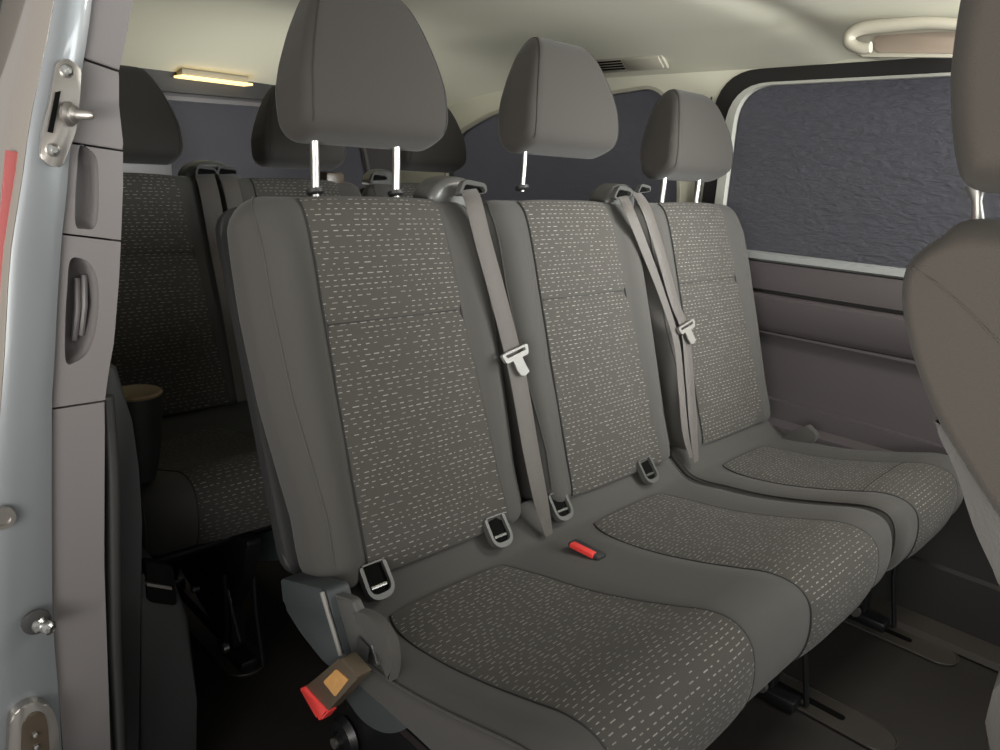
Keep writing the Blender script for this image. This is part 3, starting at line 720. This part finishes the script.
# ================================================================ ROOF FITTINGS
lampo = thing('roof_lamp', 'lit warm yellow roof lamp above the rear window', 'lamp', (-2.5, 1.1, 1.36))
p0 = at(180, 70, 'x', -2.62); p1 = at(252, 78, 'x', -2.62)
yy0, yy1 = p0.y, p1.y; zl = min(zceil(-2.7, yy0), zceil(-2.7, yy1)) - .002
bm = bmesh.new(); add_box(bm, (-2.69, yy0 + .01, zl - .003), (-2.63, yy1 - .01, zl + .02), .003); link('lamp_base', bm, M['beige'], lampo)
bm = bmesh.new(); add_box(bm, (-2.70, yy0, zl - .010), (-2.61, yy1, zl - .002), .004); link('lamp_lens', bm, M['lampoff'], lampo)

vent = thing('roof_vent', 'beige roof vent with dark slots on the far side of the headliner', 'vent', (-1.5, 1.88, 1.39))
vo = at(618, 70, 'y', 1.86); ve = at(677, 62, 'y', 1.86)
xa = (ve - vo).normalized(); xa = V((1, 0, 0)); ya = V((0, .80, -.60)); fz = frame_from(V((-1.46, 1.915, zceil(-1.46, 1.915) - .004)), xa, ya)
bm = bmesh.new(); add_box(bm, (-.135, -.03, -.006), (.135, .03, .006), .004, fz); link('vent_frame', bm, M['beige'], vent)
bm = bmesh.new(); add_box(bm, (-.0, -.022, -.010), (.125, .022, -.003), .003, fz); link('vent_lid', bm, M['beige'], vent)
for k in range(4):
    bm = bmesh.new(); add_box(bm, (-.125, -.018 + k * .010, -.0085), (-.012, -.013 + k * .010, -.005), .001, fz); link('vent_slot', bm, M['slot'], vent)

gh = thing('grab_handle', 'beige moulded grab handle above the far side window', 'handle', (-.62, 1.88, 1.40))
zb = zceil(-.6, 1.90)
def gp(u, v): return at(u, v, 'y', 1.80)
cur = catmull([(873, 48), (862, 49), (852, 44), (853, 35), (866, 29), (895, 26), (925, 24), (950, 25), (985, 27)], 5, closed=False)
bm = bmesh.new(); hp = [gp(q.x, q.y) + V((0, -.012, 0)) for q in cur]
add_tube(bm, hp, [.0115 + .003 * (1 - abs(2 * i / (len(hp) - 1) - 1)) for i in range(len(hp))], 12); link('handle_grip', bm, M['beige'], gh)
bm = bmesh.new(); A = [gp(u, v) + V((0, .02, 0)) for u, v in round_poly([(870, 34), (935, 30), (990, 30), (990, 52), (872, 51)], 4, 4)]
add_prism(bm, A, (0, .006, 0), .002); link('handle_recess', bm, M['beige2'], gh)
bm = bmesh.new(); A = [gp(u, v) + V((0, .024, 0)) for u, v in round_poly([(846, 24), (880, 19), (990, 16), (990, 56), (850, 55)], 8, 4)]
add_prism(bm, A, (0, .012, 0), .004); link('handle_base', bm, M['beige'], gh)

# ================================================================ SEATS, MIDDLE ROW
bench = thing('bench_seat', 'charcoal double bench seat with light dashes in the middle row, nearest the open door', 'seat', (-.75, .95, 0))
backrest(bench, .712, head_dz=.024)
backrest(bench, 1.19, posts=(-.079,), head_dz=.034, hs=.90, hw=.238, hy=.006)
cushion(bench, [(.566, .842, .03), (1.052, 1.322, .006)], .487, 1.428)
for y in (.582, .838, 1.002, 1.288): isofix(bench, y)
single = thing('single_seat', 'charcoal single seat in the middle row, beside the far window', 'seat', (-.75, 1.67, 0))
backrest(single, 1.673, head_dz=-.004, hs=.85, hw=.236)
cushion(single, [(1.543, 1.80, .0)], 1.448, 1.905)

# belts of the middle row
BN = V((1, 0, SL))
def bp(u, v, n): return atp(u, v, BN, -1.025 + SL * 1.01 + n * 1.0515)
g1 = belt_guide(bench, .90, z=1.022, w=.11, x=-1.075)
bm = bmesh.new()
bz = [bp(456, 184, -.01), bp(463, 180, .0), bp(472, 183, .012), bp(480, 189, .015)]
b1 = strap(bench, [bp(466, 186, -.005), bp(473, 200, .028), bp(483, 240, .034), bp(498, 295, .036), bp(513, 354, .034), bp(521, 392, .034), bp(531, 450, .036), bp(541, 500, .036), bp(549, 535, .03)],
           [.040, .040, .040, .040, .040, .041, .040, .036, .02], V((0, 1, .12)))
tongue(b1, bp(514, 354, .040), V((0, 1, .22)), bp(521, 392, .036) - bp(513, 354, .036))

def bezel(parent, c, s=1.0):
    c = V(c); to3 = lambda a, b: c + V((.30 * b, a, .95 * b)) * s
    out = round_poly([(-.030, -.012), (-.026, .016), (.022, .010), (.030, -.006)], .010, 5); inn = round_poly([(-.024, -.009), (-.021, .008), (.019, .004), (.026, -.005)], .005, 5)
    bm = bmesh.new(); ring(bm, orient(out), orient(inn), to3, V((.012, 0, .002))); g = link('belt_bezel', bm, M['guide'], parent)
    bm = bmesh.new(); add_prism(bm, [to3(*p) + V((.003, 0, 0)) for p in inn], (-.004, 0, 0)); link('belt_mouth', bm, M['slot'], g)
    return g
bezel(bench, bp(470, 190, .006), 1.15)

g2 = belt_guide(bench, 1.40, z=1.022, w=.10, x=-1.075)
bezel(bench, bp(620, 194, .006), 1.1)
b2 = strap(bench, [bp(622, 194, .0), bp(630, 212, .03), bp(645, 250, .032), bp(662, 295, .03), bp(676, 340, .028), bp(681, 385, .028), bp(685, 430, .03), bp(691, 458, .03)],
           [.030, .030, .028, .022, .02, .02, .02, .012], V((.25, 1, 0)))
b3 = strap(single, [bp(634, 191, .0), bp(646, 208, .028), bp(660, 250, .030), bp(674, 300, .030), bp(685, 330, .030), bp(689, 370, .030), bp(693, 420, .030), bp(696, 462, .03)],
           [.034, .036, .036, .034, .032, .034, .034, .02], V((0, 1, .1)))
bezel(single, bp(641, 190, .004), .8)
tongue(b3, bp(685, 327, .036), V((0, .8, .2)), bp(689, 370, .03) - bp(685, 330, .03))

# red buckle in the middle of the bench
bk = at(583, 548, 'z', .424)
bm = bmesh.new(); fb = frame_from(at(586, 550, 'z', .426), at(597, 556, 'z', .43) - at(571, 543, 'z', .43), V((1, 0, 0)))
add_box(bm, (-.034, -.013, -.006), (.036, .011, .005), .004, fb); bo = link('belt_buckle', bm, M['shell'], bench)
bm = bmesh.new(); fb = frame_from(at(583, 548, 'z', .430), (.35, -.9, .0), (.9, .35, .1))
fb = frame_from(at(583, 549, 'z', .430), at(597, 556, 'z', .43) - at(571, 543, 'z', .43), V((1, 0, 0)))
add_box(bm, (-.026, -.007, -.003), (.026, .007, .006), .002, fb); link('release_button', bm, M['red'], bo)

# hanging buckle beside the bench
hb = None
B = [at(u, v, 'y', .440) for u, v in [(303, 689), (326, 713), (359, 677), (341, 657)]]
bm = bmesh.new(); add_prism(bm, [at(u, v, 'y', .440) for u, v in round_poly([(303, 689), (326, 713), (359, 677), (341, 657)], 3, 3)], (0, .02, 0), .003); hb = link('belt_buckle', bm, M['buckle'], bench)
bm = bmesh.new(); add_prism(bm, [at(u, v, 'y', .438) for u, v in round_poly([(299, 690), (304, 686), (328, 712), (321, 721), (317, 719)], 2, 3)], (0, .014, 0), .003); link('release_button', bm, M['red'], hb)
bm = bmesh.new(); add_prism(bm, [at(u, v, 'y', .4385) for u, v in round_poly([(323, 682), (336, 669), (348, 680), (335, 697)], 2, 3)], (0, .003, 0)); link('sticker', bm, M['sticker'], hb)
ay = (B[2] - B[3])
bm = bmesh.new(); ribbon(bm, [at(348, 668, 'y', .452), at(356, 662, 'y', .462), at(362, 655, 'y', .472), at(364, 642, 'y', .482)], ay, [.034, .034, .03, .028], .003); link('buckle_stalk', bm, M['shell'], hb)

# recliner side cover and frame edge
bm = bmesh.new(); A = [at(u, v, 'y', .474) for u, v in round_poly([(279, 578), (326, 590), (335, 622), (345, 656), (343, 678), (322, 660), (300, 632), (284, 606)], 5, 4)]
add_prism(bm, A, (0, .035, 0), .004); rc = link('recliner_cover', bm, M['cover'], bench)
bm = bmesh.new(); add_tube(bm, [at(322, 592, 'y', .470), at(331, 622, 'y', .470), at(341, 655, 'y', .470)], .0035, 8); link('cover_edge', bm, M['tongue'], rc)
bm = bmesh.new(); A = [at(u, v, 'y', .485) for u, v in round_poly([(326, 592), (352, 600), (370, 640), (378, 668), (350, 655), (340, 625)], 4, 3)]
add_prism(bm, A, (0, .012, 0), .004); link('hinge_bracket', bm, M['guide'], bench)
bm = bmesh.new(); A = [at(u, v, 'y', .494) for u, v in round_poly([(345, 664), (384, 682), (420, 708), (408, 730), (385, 735), (362, 722), (340, 690)], [6, 4, 6, 12, 14, 12, 6], 5)]
add_prism(bm, A, (0, .03, 0), .006); link('side_cover', bm, M['cover'], bench)
# pinched cloth fold where side and backrest meet
bm = bmesh.new(); fp = catmull([(350, 612), (366, 636), (380, 660), (388, 683), (392, 664), (388, 640), (372, 618)], 4)
add_prism(bm, [at(q.x, q.y, 'y', .484) for q in fp], (0, .014, 0), .005, 3); link('cloth_fold', bm, M['plain'], bench)

# under-seat frames and feet
bm = bmesh.new()
for x in (-.80, -.45): add_tube(bm, [V((x, .52, .30)), V((x, 1.41, .30))], .014, 10)
for y in (.54, .96, 1.40): add_tube(bm, [V((-.84, y, .30)), V((-.40, y, .30))], .012, 8)
link('seat_frame', bm, M['blackmetal'], bench)
for y in (.575, 1.40): seat_foot(bench, y, -.88, -.43)
for x in (-.80, -.45): tube('seat_frame', [V((x, 1.48, .30)), V((x, 1.87, .30))], .014, 'blackmetal', single, 10)
seat_foot(single, 1.86, -.88, -.41)

bm = bmesh.new(); add_prism(bm, [at(u, v, 'y', 1.875) for u, v in round_poly([(778, 440), (790, 432), (807, 425), (817, 436), (812, 444), (795, 446)], 3, 3)], (0, .02, 0), .004); link('cloth_fold', bm, M['plain'], single)

# ================================================================ SEATS, REAR ROW
DX = -.92
rear = thing('rear_bench_seat', 'charcoal double bench seat in the back row, partly behind the door pillar', 'seat', (-1.67, .86, 0))
backrest(rear, .620, dx=DX, posts=(), head_dz=-.035, hs=.9, hhw=.132); backrest(rear, 1.085, dx=DX, posts=(), head_dz=-.03, hs=.88, hhw=.130, hy=.012)
bm = bmesh.new(); add_box(bm, (-2.04, .47, .985), (-2.00, .765, 1.06), .008); link('headrest_base', bm, M['ptrim'], rear)
cushion(rear, [(.495, .757), (.97, 1.23)], .40, 1.315, dx=DX)
rear2 = thing('rear_single_seat', 'charcoal single seat in the back row, beside the rear side window', 'seat', (-1.67, 1.57, 0))
backrest(rear2, 1.560, dx=DX, posts=(), head_dz=-.02, hs=.88, hhw=.128, hy=.012); cushion(rear2, [(1.442, 1.702)], 1.345, 1.80, dx=DX)
def rp(u, v, n): return atp(u, v, BN, -1.025 + SL * 1.01 + n * 1.0515 + DX)
belt_guide(rear, .845, dx=DX, z=1.022, w=.12, x=-1.075)
bezel(rear, rp(205, 172, .006), 1.0); bezel(rear, rp(226, 172, .006), 1.0)
strap(rear, [rp(204, 173, .0), rp(210, 195, .03), rp(220, 250, .034), rp(233, 320, .034), rp(246, 400, .03)], [.05, .05, .05, .048, .045], V((0, 1, .1)))
strap(rear, [rp(226, 173, .0), rp(232, 190, .03), rp(240, 230, .034), rp(252, 300, .034), rp(262, 380, .03)], [.045, .045, .045, .045, .04], V((0, 1, .1)))
belt_guide(rear2, 1.40, dx=DX, z=1.022, w=.10, x=-1.075); bezel(rear2, rp(378, 178, .006), 1.1)
bm = bmesh.new(); add_box(bm, (-2.01, 1.19, .98), (-1.96, 1.252, 1.035), .008); link('release_handle', bm, M['buckle'], rear)
bm = bmesh.new()
for x in (-.80, -.45): add_tube(bm, [V((x + DX, .43, .30)), V((x + DX, 1.28, .30))], .014, 10)
link('seat_frame', bm, M['blackmetal'], rear)
rl = seat_foot(rear, .60, -.88, -.35, dx=DX)
bm = bmesh.new(); add_lathe(bm, [(.001, 0), (.030, 0), (.034, .006), (.026, .014), (.013, .016), (.011, .024), (.001, .024)], frame_from((-1.50, .586, .125), (1, 0, 0), (0, 0, 1)), 24); link('lock_drum', bm, M['blackmetal'], rl)
bm = bmesh.new(); add_lathe(bm, [(.001, .022), (.008, .022), (.008, .030), (.001, .030)], frame_from((-1.50, .586, .125), (1, 0, 0), (0, 0, 1)), 14); link('pivot_bolt', bm, M['steel'], rl)
seat_foot(rear, 1.24, -.88, -.46, dx=DX)
#; seat_foot(rear, 1.24, -.88, -.46, dx=DX)
bm = bmesh.new(); A = [at(u, v, 'y', .78) for u, v in [(238, 540), (290, 520), (300, 560), (240, 562)]]
add_prism(bm, A, (0, .02, 0), .003); link('underseat_panel', bm, M['pale'], rear)

tube('highlight_bar', [at(228, 590, 'y', .56), at(233, 615, 'y', .56), at(241, 642, 'y', .56)], .0028, 'chrome', rear)  # bright steel bar added as a highlight among the black legs
# cup holder box by the rear bench
ch = thing('cup_holder', 'dark cup holder with tan rim behind the silver door pillar', 'cup holder', at(135, 392, 'x', -1.32))
c = at(136, 394, 'x', -1.32)
bm = bmesh.new(); add_lathe(bm, [(.001, -.16), (.022, -.16), (.034, -.10), (.040, -.03), (.042, 0), (.036, 0), (.034, -.02), (.001, -.02)], Matrix.Translation(c), 28); link('cup', bm, M['sidet'], ch)
bm = bmesh.new(); add_lathe(bm, [(.036, -.001), (.042, -.001), (.043, .003), (.040, .006), (.035, .004)], Matrix.Translation(c), 28); link('rim', bm, M['tan'], ch)

# ================================================================ FLOOR PLATES
def floor_plate(x0, x1, y, label):
    t = thing('floor_rail', label, 'rail', ((x0 + x1) / 2, y, 0), 'slotted rail plates on the floor')
    bm = bmesh.new(); add_prism(bm, [V((x, yy, .001)) for x, yy in rrect((x0 + x1) / 2, y, x1 - x0, .085, .042, 8)], (0, 0, .005), 0)
    link('rail_plate', bm, M['rail'], t)
    bm = bmesh.new(); add_prism(bm, [V((x, yy, .0062)) for x, yy in rrect((x0 + x1) / 2 - .035, y, x1 - x0 - .13, .018, .008, 4)], (0, 0, .0012), 0); link('rail_slot', bm, M['slot'], t)
    bm = bmesh.new(); pts = [V((x, yy, .006)) for x, yy in rrect((x0 + x1) / 2, y, x1 - x0, .085, .042, 8)]; add_tube(bm, pts + [pts[0]], .0022, 6); link('rail_rim', bm, M['rail'], t)
floor_plate(-.90, -.29, 1.45, 'oval ended dark rail plate on the floor, nearer the open door')
floor_plate(-.90, -.29, 1.86, 'oval ended dark rail plate on the floor, close to the far wall')
floor_plate(-1.85, -1.30, .60, 'oval ended dark rail plate under the rear bench, seen at lower left')

# ================================================================ FRONT SEAT (right edge)
fs_ = thing('front_seat', 'brown grey front passenger seat at the right edge, seen from its side', 'seat', (.1, .7, 0))
def fpt(u, v, y): return at(u, v, 'y', y)
yn = .46
prof = [(976, 219), (940, 236), (918, 252), (906, 268), (902, 300), (909, 340), (919, 374), (937, 419), (964, 463), (992, 507), (1030, 560)]
q = [fpt(u - 7, v, yn) for u, v in prof]; pr = [(p.x, p.z) for p in q]
pr += [(.03, .80), (.10, .78), (.14, .85), (.10, .95), (.05, 1.02), (.0, 1.045), (-.05, 1.048)]
PF_ = Pillow(pr, yn - .012, .93, lambda a, y, b: V((a, y, b)), .04, (.012, .012), None, None, 6)
fb_ = link('backrest', PF_.body(14), M['front'], fs_)
tube('seam', [fpt(u, v, yn - .0125) for u, v in [(913, 268), (935, 282), (960, 303), (985, 328), (1010, 352)]], .0006, 'front', fb_)
bd = [(936, 414), (939, 436), (955, 470), (973, 526), (992, 568), (1012, 610), (1060, 640), (1060, 560), (1000, 512), (965, 460), (950, 435)]
bm = bmesh.new(); add_prism(bm, [fpt(u, v, yn + .004) for u, v in [(w.x, w.y) for w in catmull(bd, 3)]], (0, .40, 0), .004, 3); link('back_board', bm, M['board'], fs_)
sb_ = [(1000, 660), (993, 690), (985, 722), (980, 800), (1100, 800), (1100, 640)]
bm = bmesh.new(); add_prism(bm, [fpt(u, v, yn + .02) for u, v in sb_], (0, .38, 0), .008, 3); link('cushion_side', bm, M['board'], fs_)
hp_ = [(938, 60), (937, 100), (941, 150), (950, 182), (975, 192), (1030, 190), (1100, 150), (1110, 60), (1080, -60), (1020, -130), (975, -90), (950, -20)]
yh = .50
ph = [fpt(u, v, yh) for u, v in hp_]; PHd = Pillow([(p.x, p.z) for p in ph], yh - .01, yh + .26, lambda a, y, b: V((a, y, b)), .05, (.022, .022), None, None, 4)
fh_ = link('headrest', PHd.body(12), M['front'], fs_)
bm = bmesh.new(); add_tube(bm, [fpt(975, 186, .57), fpt(977, 202, .57), fpt(978, 232, .57)], [.0065, .003, .005], 10); link('headrest_post', bm, M['post'], fh_)
